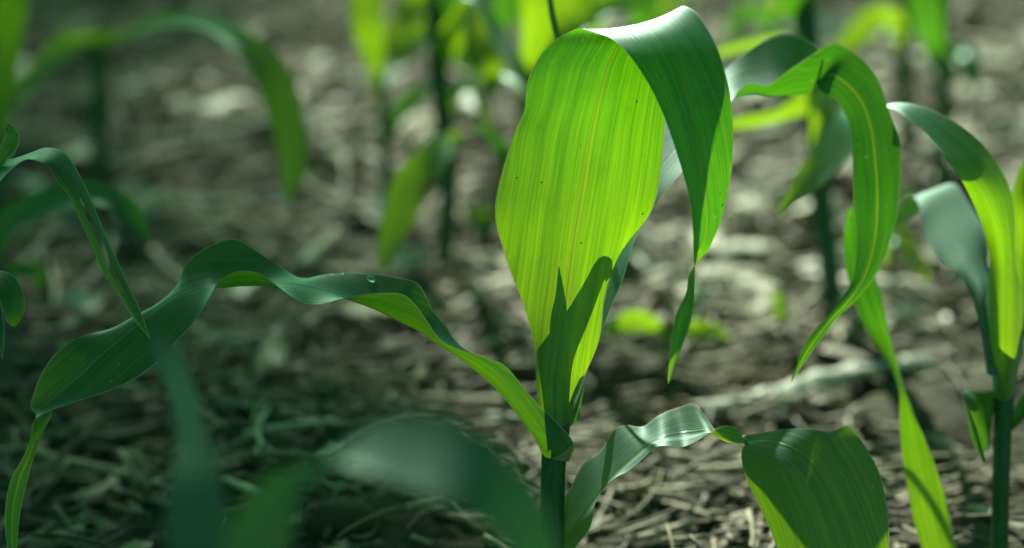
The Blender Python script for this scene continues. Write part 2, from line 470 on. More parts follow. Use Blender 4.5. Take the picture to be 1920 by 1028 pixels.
# leaf behind, going off to the right and drooping
S = [
 [(1052,790,.6),(1066,800,.3),(1086,785,.9)],
 [(1082,742,1),(1094,722,.8),(1100,690,1.6)],
 [(1128,620,1.3),(1122,600,1.9),(1120,560,2.6)],
 [(1170,522,1.6),(1152,505,2.6),(1162,452,3.4)],
 [(1193,445,2.2),(1185,425,3.4),(1190,360,4.8)],
 [(1228,385,3),(1218,345,4.2),(1215,280,6.2)],
 [(1283,320,4),(1262,285,5.4),(1252,215,7.5)],
 [(1325,270,5),(1312,238,6.5),(1303,168,8.8)],
 [(1360,205,5.6),(1358,186,7.2),(1352,138,9.6)],
 [(1400,159,6),(1405,172,7.8),(1400,97,10)],
 [(1440,160,6.2),(1448,172,7.8),(1445,70,10)],
 [(1482,130,6.2),(1484,176,7.4),(1488,64,8.8)],
 [(1530,98,6.2),(1512,176,7),(1527,84,7.4)],
 [(1562,80,6.4),(1532,160,6.8),(1540,108,6.5)],
 [(1605,100,6.4),(1560,140,6.25),(1536,165,6.30)],
 [(1645,145,6.2),(1605,175,6.05),(1570,190,6.10)],
 [(1667,210,5.9),(1630,230,5.75),(1592,235,5.80)],
 [(1687,275,5.5),(1640,295,5.35),(1598,300,5.40)],
 [(1687,360,5.1),(1645,370,4.95),(1600,380,5.00)],
 [(1672,440,4.9),(1640,450,4.75),(1605,460,4.80)],
 [(1645,510,4.6),(1622,515,4.45),(1599,520,4.50)],
 [(1607,562,4.3),(1592,562,4.15),(1578,560,4.20)],
 [(1567,600,4.2),(1557,600,4.05),(1547,598,4.10)],
 [(1532,645,4),(1522,645,3.85),(1512,640,3.90)],
 [(1501,690,4),(1496,690,3.85),(1491,690,3.90)],
 [(1484,717,4),(1483.5,717,3.85),(1483,717,3.90)]]
build_leaf(main, rows3(S, D, 1.13), M_HOOK, nper=5, m=14, rib=.0009, seed=5, ruffle=.0015, label='leaf behind the arch, drooping in a hook at right')

# lower right leaf: far edge, midrib, ridge, near edge
S = [
 [(1058,940,.8),(1050,1030,-.2),(1060,1035,-.6),(1072,1035,-.8)],
 [(1074,905,1),(1075,990,-.4),(1092,992,-.9),(1106,990,-1.3)],
 [(1095,868,1.2),(1102,950,-.6),(1110,952,-1.2),(1115,948,-1.8)],
 [(1127,845,1.4),(1138,902,-.8),(1141,906,-1.4),(1143,904,-2)],
 [(1149,809,1.4),(1165,872,-.8),(1172,878,-1.4),(1178,883,-2)],
 [(1172,797,1.4),(1195,847,-.8),(1201,853,-1.4),(1207,859,-2)],
 [(1205,800,1.4),(1220,828,-.8),(1224,833,-1.5),(1228,839,-2.2)],
 [(1235,779,1.2),(1246,818,-1),(1250,827,-1.8),(1254,836,-2.5)],
 [(1270,764,1.6),(1277,812,-.2),(1279,825,-1),(1281,838,-1.8)],
 [(1303,758,1.0),(1306,809,-.8),(1308,817,-1.4),(1311,824,-2)],
 [(1324,783,0),(1327,808,-1.6),(1328,810,-2),(1330,812,-2.3)],
 [(1345,810,-1.6),(1346,822,-2.4),(1346,812,-2.6),(1347,804,-2.7)],
 [(1370,818,-2.3),(1366,830,-2.8),(1366,812,-2.9),(1366,798,-3.0)],
 [(1394,816,-2.4),(1389,832,-3.0),(1387,820,-3.1),(1386,808,-3.1)],
 [(1424,812,-2.9),(1408,830,-3.2),(1402,831,-3.2),(1396,832,-3.1)],
 [(1470,805,-3.9),(1440,827,-4.0),(1414,838,-3.8),(1392,841,-3.2)],
 [(1515,804,-4.6),(1475,836,-4.9),(1432,847,-4.6),(1390,850,-3.3)],
 [(1555,810,-5.0),(1512,854,-5.4),(1447,862,-5.2),(1391,866,-3.5)],
 [(1594,801,-5.2),(1537,882,-5.8),(1463,882,-5.6),(1400,900,-3.7)],
 [(1628,846,-5.2),(1555,914,-6.0),(1484,920,-5.9),(1419,940,-3.9)],
 [(1651,893,-5.2),(1573,954,-6.1),(1503,962,-6.1),(1436,975,-4.1)],
 [(1663,950,-5.2),(1590,999,-6.2),(1518,1007,-6.2),(1455,1022,-4.3)],
 [(1667,1020,-5.2),(1605,1052,-6.2),(1533,1058,-6.3),(1475,1072,-4.6)],
 [(1650,1090,-5.4),(1605,1112,-6.2),(1545,1120,-6.3),(1500,1125,-5.2)],
 [(1575,1185,-6),(1572,1188,-6),(1568,1190,-6),(1565,1190,-6)]]
build_leaf(main, rows3(S, D, .85), M_LOW_SHEEN, um=1/3, nper=5, m=16, rib=.001, seed=6, label='low leaf with a broad folded tip hanging at lower right')

# young inner leaves in the whorl, behind the big blade
sx, sy = 8, 36
S = [[(1030,880,0),(1044,880,-.3),(1060,880,0)],[(1024,820,.1),(1042,820,-.4),(1064,820,.1)],[(1018,760,.1),(1042,760,-.4),(1066,760,.1)],[(1010,690,.1),(1040,690,-.5),(1068,690,.1)],[(1008,640,.3),(1040,640,-.3),(1072,640,.3)],[(1014,596,.5),(1050,600,-.2),(1086,600,.5)],
     [(1045,555,.4),(1080,562,-.1),(1112,555,.6)],[(1085,515,.3),(1110,520,0),(1135,515,.6)],[(1118,484,.3),(1132,482,.2),(1146,486,.6)],[(1128,500,1.2),(1136,500,1.2),(1144,502,1.3)]]
build_leaf(main, rows3([[(a - sx, b - sy, c) for a, b, c in r_] for r_ in S], D), M_LEAF, seed=7, label='young inner leaf in the whorl')
build_leaf(main, strip([(1030-sx,745-sy,0,10,0),(1032-sx,680-sy,.1,10,0),(1036-sx,600-sy,.2,13,0),(1041-sx,550-sy,.3,13,0),(1043-sx,520-sy,.3,8,0),(1040-sx,468-sy,.4,1,0)], D), M_LEAF, seed=8, label='narrow rolled spear leaf in the whorl')
build_leaf(main, strip([(1066,740,1.6,10,40),(1070,600,4.6,12,40),(1066,400,8.4,14,40),(1062,220,10.2,13,45),(1050,100,10.6,12,50),(1036,30,10.8,11,55),(1027,-30,11,9,60),(1018,-70,11,1,60)], D), M_DARK, seed=9, label='slim dark leaf tip rising behind the blade')

# water drops lying on the leaves
def drop(rb, u, t, rx, ry, rz, label):
    p = rb.at(u, t); a = (rb.at(min(1, u + .02), t) - rb.at(u - .02, t)).normalized(); b = (rb.at(u, min(1, t + .004)) - rb.at(u, t - .004)).normalized()
    n = a.cross(b).normalized()
    if n.z < 0: n = -n
    b = n.cross(a).normalized()
    bm = bmesh.new(); bmesh.ops.create_uvsphere(bm, u_segments=20, v_segments=12, radius=1)
    for v in bm.verts:
        z = v.co.z
        s = 1 + .12 * v.co.x
        w = a * (v.co.x * rx) + b * (v.co.y * ry * s) + n * ((z * (1 if z > 0 else .15)) * rz)
        v.co = w
    me = bpy.data.meshes.new('water_drop'); bm.to_mesh(me); bm.free()
    o = link('water_drop', me, M_WATER); o.location = p + n * .0002
    tag(o, label, 'water drop')
drop(lleaf_rb, .93, 12.9 / 40, .0018, .0026, .0014, 'largest clear water drop, on the far edge of the long left leaf')
drop(lleaf_rb, .97, 14.2 / 40, .0007, .0010, .0007, 'tiny water drop left of the largest drop, at the leaf edge')
drop(lleaf_rb, .955, 14.6 / 40, .0006, .0007, .0006, 'smallest water drop, farthest left on the long leaf edge')

# ------------------------------------------------------------------ RIGHT EDGE PLANT
D2 = 1.585
rp, rb_ = plant(1880, D2, 'corn seedling with dark stalk standing at the right edge, its pale leaf bent over')
stalk(rp, rb_, [(1872, 1150, 17), (1874, 1028, 16.5), (1877, 900, 16.5), (1881, 780, 17.5), (1883, 715, 21), (1886, 660, 24), (1889, 610, 22), (1892, 570, 10)], D2)
S = [[(1863,742,-.2),(1882,752,-1.2),(1902,742,-.2)],[(1858,700,-.4),(1882,706,-1.9),(1908,700,-.4)],[(1848,650,-.6),(1882,660,-2.5),(1920,650,-.6)],[(1846,570,-1),(1880,570,-2.6),(1917,560,-1)],[(1855,500,-1.8),(1880,495,-2.6),(1903,480,-1.7)],[(1846,440,-2.2),(1875,425,-2.8),(1899,390,-1.8)],
     [(1826,385,-2.9),(1855,362,-3),(1891,345,-1.8)],[(1798,330,-3.6),(1826,322,-3.1),(1863,296,-1.6)],[(1768,288,-3.8),(1790,286,-3),(1821,252,-1.4)],
     [(1735,250,-3.4),(1745,245,-2.8),(1768,216,-1.2)],[(1700,224,-2.6),(1706,213,-2.2),(1717,197,-1)],[(1670,207,-1.6),(1672,200,-1.4),(1680,193,-.8)],[(1650,203,-1),(1650,202,-1),(1650,201,-1)]]
build_leaf(rp, rows3(S, D2), M_MAIN, seed=11, ruffle=.001, label='arched leaf with yellow-green underside')
S = [[(1850,700,-1.2),(1866,705,-1.8),(1884,700,-1.4)],[(1836,600,-.6),(1848,570,-1),(1866,575,.2)],[(1805,522,.8),(1826,500,1.2),(1856,500,2.2)],
     [(1762,487,2.4),(1800,450,3.2),(1842,430,4.4)],[(1731,442,4.2),(1773,405,5.2),(1818,385,6.6)],[(1724,386,6),(1756,366,7),(1794,346,8.4)],
     [(1714,368,7.4),(1734,360,8.2),(1760,352,9)],[(1698,378,8.4),(1708,385,8.8),(1722,395,9.4)],[(1680,400,9),(1684,410,9.2),(1690,420,9.6)],[(1660,430,9.4),(1660,430,9.4),(1660,431,9.4)]]
build_leaf(rp, rows3(S, D2), M_GLAU_SHEEN, seed=12, ruffle=.002, label='broad pale leaf bent over at its top')
build_leaf(rp, strip([(1912,570,.2,20,20),(1920,450,.3,24,20),(1918,370,0,26,35),(1945,300,.5,26,40),(1995,255,1,18,50),(2050,260,1.5,2,50)], D2), M_MAIN, seed=13)
S = [[(1862,760,-.3),(1872,745,0),(1880,735,.4)],[(1858,800,-.4),(1862,770,0),(1862,733,.4)],[(1845,850,-.8),(1852,800,-.3),(1838,735,.2)],[(1822,800,-1.4),(1828,760,-1),(1812,732,-.6)],
     [(1812,760,-2),(1814,765,-1.8),(1808,745,-1.6)],[(1820,820,-2.4),(1832,815,-2.2),(1826,790,-2)],[(1843,868,-2.6),(1846,866,-2.6),(1848,862,-2.6)]]
build_leaf(rp, rows3(S, D2), M_LEAF, seed=14, label='short pale lower leaf curling down')
build_leaf(rp, strip([(1890,800,0,12,20),(1908,780,0,16,30),(1935,745,.2,20,40),(1990,720,.6,18,40),(2050,740,1,2,40)], D2), M_LEAF, seed=15)
build_leaf(rp, strip([(1880,1195,0,14,20),(1830,1150,.3,22,25),(1788,1095,.8,28,15),(1757,1015,1.2,33,5),(1735,920,1.6,32,0),(1712,830,2,24,-10),(1700,775,2.2,14,-35),(1692,735,2.4,10,-60),(1676,690,2.6,11,-40),(1650,630,2.8,18,-15),(1632,575,3,25,5),
                      (1614,520,3.4,26,10),(1602,460,3.8,21,15),(1597,415,4,12,15),(1594,385,4,1,15)], D2), M_MAIN, seed=16, ruffle=.0015, label='narrow twisted yellow-green leaf rising left of the stalk')

# ------------------------------------------------------------------ LEFT EDGE PLANT (stalk outside the frame)
D3 = 1.47
le, leb = plant(-70, D3, 'corn seedling at the left edge whose long narrow leaf is split lengthwise by a slit')
stalk(le, leb, [(-70, 1100, 24), (-72, 900, 23), (-70, 760, 22), (-66, 640, 20), (-62, 560, 10)], D3)
S = [[(-66,700,0),(-60,700,0),(-50,700,0)],[(-52,520,-.3),(-44,520,0),(-34,500,.3)],[(-20,385,-.8),(-18,355,0),(-16,335,.8)],[(0,342,-.9),(0,322,0),(0,304,.9)],[(25,315,-.9),(27,306,0),(30,296,.9)],[(50,299,-.9),(53,294,0),(56,287,.9)],
     [(74,303,-.9),(77,291,-.2),(88,277,.7)],[(90,312,-1),(102,302,-.6),(120,286,.4)],[(107,340,-1),(124,330,-.8),(140,312,.1)],[(131,371,-1),(147,366,-.9),(163,355,-.2)],
     [(151,416,-1),(167,409,-1),(180,396,-.4)],[(172,461,-1),(189,455,-1),(204,453,-.5)],[(190,506,-1),(208,505,-1),(222,493,-.6)],[(220,550,-1),(232,549,-1),(242,536,-.7)],[(252,600,-1),(257,592,-1),(264,585,-.8)],
     [(281.5,637,-1),(282,637,-1),(282.5,637,-1)]]
build_leaf(le, rows3(S, D3), M_LEAF, nper=7, m=12, slit=(.60, .875, .13, .5), seed=21, label='narrow leaf split lengthwise')
build_leaf(le, strip([(-50,600,.4,8,10),(-25,420,.4,9,15),(-4,310,.2,8,10),(12,282,0,12,10),(20,262,0,14,20),(19,246,0,11,30),(12,234,.2,6,50),(6,240,.3,1,60)], D3), M_LEAF, seed=22, ruffle=.002, label='small curled leaf tip')
S = [[(-62,640,.3),(-56,640,0),(-48,640,-.2)],[(-50,560,.5),(-44,580,0),(-40,600,-.4)],[(-20,512,.8),(-16,540,0),(-14,575,-.8)],[(8,509,.8),(2,535,0),(-4,570,-.8)],[(32,525,.7),(18,550,-.1),(4,580,-.8)],[(46,558,.4),(26,575,-.2),(9,592,-.7)],[(44,588,.2),(28,595,-.3),(13,602,-.5)],[(29,613,0),(26,612,0),(22,611,0)]]
build_leaf(le, rows3(S, D3), M_LEAF, seed=23, label='round-ended hooked leaf')
build_leaf(le, strip([(-60,650,0,8,0),(-40,560,-.6,14,20),(-15,560,-1,14,30),(0,600,-1.2,9,40),(3,645,-1.2,6,40),(4,672,-1.2,1,40)], D3), M_DARK, seed=24, label='dark narrow hanging leaf tip')

# ------------------------------------------------------------------ FOREGROUND PLANT (out of focus)
D4 = 1.06
fg, fgb = plant(420, D4, 'blurred corn seedling nearest the camera, its big grey-green leaf arching across the lower left')
stalk(fg, fgb, [(425, 2000, 40), (430, 1500, 38), (440, 1260, 34), (445, 1150, 20)], D4)
build_leaf(fg, strip([(440,1300,0,20,0),(455,1150,0,50,0),(478,1030,-.5,62,8),(505,960,-1,54,10),(540,910,-1.5,36,20),(580,880,-2,20,50),(630,858,-2.4,34,70),(690,846,-2.8,66,50,.1),(755,842,-3.4,82,38,.1),(825,856,-4,88,36,.1),
                      (895,893,-4.4,82,32,.1),(955,950,-4.6,66,25,.1),(1000,1025,-4.8,48,10),(1022,1110,-4.8,30,5),(1030,1180,-4.8,2,0)], D4), M_GLAU_SHEEN, seed=31, label='big grey-green leaf arching to the right')
build_leaf(fg, strip([(425,1320,2,20,0),(400,1180,3,44,0),(378,1060,4,58,5),(368,960,5,60,10),(366,890,6,50,25,.1),(362,830,7.5,44,48,.1),(350,765,9.5,46,55,.1),(330,705,12,46,55,.1),(308,655,14,32,50,.1),(288,615,15,2,45)], D4), M_GLAU_SHEEN, seed=32, label='upright leaf with folded pale tip')

# ------------------------------------------------------------------ BACKGROUND PLANTS
def bgplant(px, d, stem, label, leaves, group=None):
    e, b = plant(px, d, label)
    stalk(e, b, stem, d)
    for i, (path, d0, mt) in enumerate(leaves):
        path = [(q[0], q[1], q[2], q[3] * 1.15) + tuple(q[4:]) for q in path]
        build_leaf(e, strip(path, d0), mt, m=10, nper=4, ruffle=.002, seed=40 + i)
    return e
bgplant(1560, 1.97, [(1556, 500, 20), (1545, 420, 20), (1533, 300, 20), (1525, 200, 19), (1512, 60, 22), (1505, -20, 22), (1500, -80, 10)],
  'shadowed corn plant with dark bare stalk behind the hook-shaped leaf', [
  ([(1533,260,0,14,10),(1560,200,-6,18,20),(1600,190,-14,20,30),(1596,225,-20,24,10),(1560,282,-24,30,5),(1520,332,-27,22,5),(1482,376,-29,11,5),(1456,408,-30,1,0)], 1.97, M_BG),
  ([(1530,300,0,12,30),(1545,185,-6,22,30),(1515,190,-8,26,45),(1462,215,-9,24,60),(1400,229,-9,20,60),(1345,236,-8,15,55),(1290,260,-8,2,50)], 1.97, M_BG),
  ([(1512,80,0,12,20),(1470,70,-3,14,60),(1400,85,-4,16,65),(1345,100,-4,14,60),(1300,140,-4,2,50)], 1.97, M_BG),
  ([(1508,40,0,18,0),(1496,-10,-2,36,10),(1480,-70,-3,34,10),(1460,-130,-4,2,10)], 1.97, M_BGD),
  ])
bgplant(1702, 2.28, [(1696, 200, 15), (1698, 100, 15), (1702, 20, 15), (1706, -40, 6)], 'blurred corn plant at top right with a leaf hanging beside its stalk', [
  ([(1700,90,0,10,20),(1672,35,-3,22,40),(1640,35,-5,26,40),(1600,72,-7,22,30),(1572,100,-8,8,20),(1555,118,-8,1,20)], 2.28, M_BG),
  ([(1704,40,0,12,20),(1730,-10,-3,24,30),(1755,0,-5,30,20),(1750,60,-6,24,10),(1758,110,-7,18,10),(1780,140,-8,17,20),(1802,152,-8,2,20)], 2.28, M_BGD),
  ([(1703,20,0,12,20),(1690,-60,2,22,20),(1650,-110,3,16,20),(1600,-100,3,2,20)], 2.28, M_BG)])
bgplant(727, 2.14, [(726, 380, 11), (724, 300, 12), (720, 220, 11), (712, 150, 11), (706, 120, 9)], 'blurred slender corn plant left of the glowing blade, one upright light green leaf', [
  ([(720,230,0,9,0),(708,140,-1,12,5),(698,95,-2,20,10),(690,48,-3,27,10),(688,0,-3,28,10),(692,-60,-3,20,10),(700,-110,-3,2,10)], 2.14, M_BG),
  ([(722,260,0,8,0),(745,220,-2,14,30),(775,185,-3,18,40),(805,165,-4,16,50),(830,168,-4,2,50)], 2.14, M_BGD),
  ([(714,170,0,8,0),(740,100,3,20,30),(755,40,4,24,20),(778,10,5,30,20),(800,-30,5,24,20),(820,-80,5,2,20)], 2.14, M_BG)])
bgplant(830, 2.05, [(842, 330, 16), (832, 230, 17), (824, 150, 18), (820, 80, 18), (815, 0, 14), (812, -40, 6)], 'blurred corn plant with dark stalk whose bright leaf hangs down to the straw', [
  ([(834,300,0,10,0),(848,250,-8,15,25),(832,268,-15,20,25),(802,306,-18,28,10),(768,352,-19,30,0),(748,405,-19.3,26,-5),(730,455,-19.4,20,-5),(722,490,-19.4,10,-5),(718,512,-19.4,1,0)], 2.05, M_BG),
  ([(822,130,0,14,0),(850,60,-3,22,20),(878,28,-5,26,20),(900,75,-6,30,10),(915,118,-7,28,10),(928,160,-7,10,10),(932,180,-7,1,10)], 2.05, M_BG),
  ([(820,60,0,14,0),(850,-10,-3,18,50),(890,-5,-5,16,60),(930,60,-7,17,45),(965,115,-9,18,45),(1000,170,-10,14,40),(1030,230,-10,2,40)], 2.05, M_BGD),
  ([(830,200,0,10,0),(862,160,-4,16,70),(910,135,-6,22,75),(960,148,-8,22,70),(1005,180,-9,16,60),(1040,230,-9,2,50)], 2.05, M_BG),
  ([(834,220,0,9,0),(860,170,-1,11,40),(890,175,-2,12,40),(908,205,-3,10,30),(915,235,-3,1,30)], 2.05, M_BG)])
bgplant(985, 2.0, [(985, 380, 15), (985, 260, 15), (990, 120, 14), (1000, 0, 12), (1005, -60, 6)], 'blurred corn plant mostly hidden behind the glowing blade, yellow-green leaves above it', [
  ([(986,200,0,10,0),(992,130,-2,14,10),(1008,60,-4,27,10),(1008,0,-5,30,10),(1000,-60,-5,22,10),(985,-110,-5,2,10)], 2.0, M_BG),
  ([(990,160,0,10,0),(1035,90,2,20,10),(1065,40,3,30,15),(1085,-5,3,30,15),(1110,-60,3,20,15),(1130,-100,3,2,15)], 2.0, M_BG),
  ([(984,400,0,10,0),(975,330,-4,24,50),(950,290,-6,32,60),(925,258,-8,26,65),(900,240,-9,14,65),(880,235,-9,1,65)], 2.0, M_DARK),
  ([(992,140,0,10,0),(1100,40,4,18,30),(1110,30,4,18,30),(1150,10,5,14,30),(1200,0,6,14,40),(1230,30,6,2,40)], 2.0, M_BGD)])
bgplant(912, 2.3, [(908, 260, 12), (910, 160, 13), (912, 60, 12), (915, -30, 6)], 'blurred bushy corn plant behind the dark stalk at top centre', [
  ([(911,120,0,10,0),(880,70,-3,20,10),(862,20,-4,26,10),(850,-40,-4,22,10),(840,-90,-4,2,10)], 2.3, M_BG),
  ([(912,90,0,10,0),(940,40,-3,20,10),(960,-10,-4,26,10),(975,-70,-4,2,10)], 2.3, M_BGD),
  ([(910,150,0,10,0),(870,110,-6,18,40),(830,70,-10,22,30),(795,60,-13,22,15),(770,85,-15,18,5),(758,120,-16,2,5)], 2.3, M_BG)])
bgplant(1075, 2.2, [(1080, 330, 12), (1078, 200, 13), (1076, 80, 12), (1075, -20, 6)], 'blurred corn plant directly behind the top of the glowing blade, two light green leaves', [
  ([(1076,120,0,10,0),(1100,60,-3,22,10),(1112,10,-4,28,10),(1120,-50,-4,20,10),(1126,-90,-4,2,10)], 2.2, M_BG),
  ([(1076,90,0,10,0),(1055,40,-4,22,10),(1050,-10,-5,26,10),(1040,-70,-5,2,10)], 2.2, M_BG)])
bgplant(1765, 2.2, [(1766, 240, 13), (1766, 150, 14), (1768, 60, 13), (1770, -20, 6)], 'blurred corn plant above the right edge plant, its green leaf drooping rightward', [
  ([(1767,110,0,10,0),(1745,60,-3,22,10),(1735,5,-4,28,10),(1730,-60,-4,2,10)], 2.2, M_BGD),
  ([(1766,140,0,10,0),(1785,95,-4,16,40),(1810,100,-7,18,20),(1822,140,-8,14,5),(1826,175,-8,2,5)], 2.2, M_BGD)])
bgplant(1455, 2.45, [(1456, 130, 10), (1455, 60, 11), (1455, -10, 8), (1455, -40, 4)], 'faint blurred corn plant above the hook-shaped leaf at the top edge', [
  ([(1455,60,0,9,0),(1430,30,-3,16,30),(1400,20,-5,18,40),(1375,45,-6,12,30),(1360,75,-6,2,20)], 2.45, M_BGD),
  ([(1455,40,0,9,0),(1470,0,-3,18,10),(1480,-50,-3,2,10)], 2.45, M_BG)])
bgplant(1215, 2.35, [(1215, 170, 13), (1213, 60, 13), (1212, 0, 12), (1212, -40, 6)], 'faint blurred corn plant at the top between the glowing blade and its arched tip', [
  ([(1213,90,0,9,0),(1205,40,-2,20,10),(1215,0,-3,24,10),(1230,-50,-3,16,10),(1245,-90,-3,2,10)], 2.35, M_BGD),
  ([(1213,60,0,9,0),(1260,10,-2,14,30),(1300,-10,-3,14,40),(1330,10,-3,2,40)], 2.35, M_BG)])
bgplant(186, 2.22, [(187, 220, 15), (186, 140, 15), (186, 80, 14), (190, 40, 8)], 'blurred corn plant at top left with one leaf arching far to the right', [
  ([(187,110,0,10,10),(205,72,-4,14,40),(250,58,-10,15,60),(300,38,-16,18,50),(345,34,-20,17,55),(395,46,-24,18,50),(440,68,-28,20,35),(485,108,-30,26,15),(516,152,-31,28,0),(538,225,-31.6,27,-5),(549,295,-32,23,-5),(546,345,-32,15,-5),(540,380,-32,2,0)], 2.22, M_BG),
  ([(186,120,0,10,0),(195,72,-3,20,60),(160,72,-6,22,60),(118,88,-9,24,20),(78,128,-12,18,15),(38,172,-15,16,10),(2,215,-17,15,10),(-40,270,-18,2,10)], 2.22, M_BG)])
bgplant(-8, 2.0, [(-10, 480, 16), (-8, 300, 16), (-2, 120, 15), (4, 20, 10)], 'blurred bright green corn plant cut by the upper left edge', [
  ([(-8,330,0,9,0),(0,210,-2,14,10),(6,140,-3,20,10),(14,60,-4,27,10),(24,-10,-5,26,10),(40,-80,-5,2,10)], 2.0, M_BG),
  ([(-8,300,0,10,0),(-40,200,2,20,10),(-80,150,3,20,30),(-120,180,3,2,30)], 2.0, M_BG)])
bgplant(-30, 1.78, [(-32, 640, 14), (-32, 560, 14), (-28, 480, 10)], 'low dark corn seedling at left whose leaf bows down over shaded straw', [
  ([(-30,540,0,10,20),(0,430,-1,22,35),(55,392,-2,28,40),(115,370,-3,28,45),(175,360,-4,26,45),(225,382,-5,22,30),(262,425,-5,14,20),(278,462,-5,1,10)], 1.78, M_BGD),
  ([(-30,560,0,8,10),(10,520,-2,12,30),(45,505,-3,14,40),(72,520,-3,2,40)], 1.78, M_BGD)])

# small weeds and seedlings on the ground
def sprout(px, py, label, leaves, sh=.03, name='green_sprout'):
    g = G(px, py); d = (g - CAMP).dot(FW)
    e = empty(name, (g.x, g.y, 0), label, 'seedling')
    tube(e, 'stem', [(Vector((g.x, g.y, -.01)), .0022), (Vector((g.x, g.y, sh * .5)), .002), (Vector((g.x + .001, g.y, sh)), .0014)], M_STALK, seg=8)
    for i, (path, mt) in enumerate(leaves):
        build_leaf(e, strip(path, d), mt, m=8, nper=4, seed=80 + i)
sprout(1252, 655, 'low green sprout with two spreading leaves behind the hanging tip of the arched blade', [
  ([(1252,640,0,6,20),(1230,612,-1,14,30),(1195,602,-2,22,15),(1155,612,-3,17,15),(1120,632,-3,1,40)], M_BG),
  ([(1252,640,0,6,20),(1275,618,-1,13,20),(1310,620,-1,20,15),(1345,625,-2,14,15),(1370,640,-2,1,40)], M_BG),
  ([(1252,645,0,5,10),(1295,590,2,10,10),(1303,560,3,8,20),(1306,535,3,1,20)], M_BGD)])
sprout(1464, 610, 'tiny single green leaf sprouting from the straw left of the hook-shaped leaf tip', [
  ([(1464,605,0,5,10),(1466,585,-1,14,10),(1460,562,-1,12,20),(1452,545,-1,1,20)], M_BG)])
sprout(1668, 500, 'yellow-green sprout with one bowed leaf right of the hook-shaped leaf', [
  ([(1660,490,0,6,20),(1650,450,-2,13,30),(1675,440,-4,19,30),(1705,468,-5,18,25),(1728,505,-6,14,20),(1738,530,-6,1,20)], M_BG),
  ([(1662,490,0,6,0),(1690,400,2,14,20),(1702,370,3,22,20),(1690,345,4,2,20)], M_BG)])
sprout(896, 425, 'tiny yellowish sprout on the ground left of the glowing blade', [
  ([(896,425,0,5,10),(890,408,-1,14,20),(878,395,-1,12,30),(868,390,-1,1,30)], M_BG),
  ([(896,425,0,5,10),(908,404,-1,10,20),(920,395,-1,1,30)], M_BG)])
sprout(90, 545, 'tiny dim green sprout on shaded ground near the left edge', [
  ([(90,545,0,5,10),(70,520,-1,13,20),(58,500,-1,12,30),(50,488,-1,1,30)], M_BGD)])

# ------------------------------------------------------------------ GROUND
def axis(lo, hi, step, far):
    a = []; x = lo
    while x < hi: a.append(x); x += step
    a.append(hi); s = step; l, h = lo, hi; out_l, out_h = [], []
    while h < far:
        s *= 1.35; h += s; l -= s; out_h.append(h); out_l.append(l)
    return out_l[::-1] + a + out_h
xs = axis(-1.1, 1.1, .011, 90); ys = axis(.9, 3.9, .012, 90)
vs = [Vector((x, y, hgt(x, y) + (.004 * noise.noise(Vector((x * 95, y * 95, 0))) if abs(x) < 1.2 and .8 < y < 4 else 0))) for y in ys for x in xs]
w = len(xs)
fs = [(j * w + i, j * w + i + 1, (j + 1) * w + i + 1, (j + 1) * w + i) for j in range(len(ys) - 1) for i in range(w - 1)]
me = bpy.data.meshes.new('ground'); me.from_pydata(vs, [], fs)
tag(link('ground', me, M_SOIL), kind='structure')

class MB:
    def __init__(s): s.v, s.f, s.r = [], [], []
    def add(s, v, f, r):
        k = len(s.v); s.v += v; s.f += [tuple(i + k for i in q) for q in f]; s.r += [r] * len(v)
    def build(s, name, mat, smooth=True, origin=None):
        me = bpy.data.meshes.new(name)
        if origin is not None: s.v = [p - origin for p in s.v]
        me.from_pydata(s.v, [], s.f)
        a = me.attributes.new('rnd', 'FLOAT', 'POINT'); a.data.foreach_set('value', s.r)
        o = link(name, me, mat, smooth=smooth)
        if origin is not None: o.location = origin
        return o
def straw(rnd, c, ln, wd, yaw, pitch, flat=.5, bend=.1, seg=6, nr=6, flare=False):
    """a bent, slightly flattened stem piece with broken ends"""
    v, f = [], []
    d = Vector((math.cos(yaw) * math.cos(pitch), math.sin(yaw) * math.cos(pitch), math.sin(pitch)))
    side = Vector((-math.sin(yaw), math.cos(yaw), 0)); up = d.cross(side) * -1
    bx, bz = rnd.gauss(0, bend), rnd.gauss(0, bend * .4)
    for i in range(nr + 1):
        t = i / nr - .5
        p = c + d * (t * ln) + side * (bx * ln * (t * t - .08) * 2) + up * (bz * ln * (t * t - .08) * 2)
        rw = wd * .5 * (1 + (.25 if i in (0, nr) and flare else 0) - .15 * t) * rnd.uniform(.9, 1.1)
        for j in range(seg):
            a = 2 * math.pi * j / seg
            jj = d * rnd.uniform(-.5, .5) * wd if i in (0, nr) else Vector()
            v.append(p + side * (math.cos(a) * rw) + up * (math.sin(a) * rw * flat) + jj)
    for i in range(nr):
        for j in range(seg):
            k = (j + 1) % seg; f.append((i * seg + j, i * seg + k, (i + 1) * seg + k, (i + 1) * seg + j))
    f.append(tuple(range(seg))[::-1]); f.append(tuple(nr * seg + j for j in range(seg)))
    return v, f
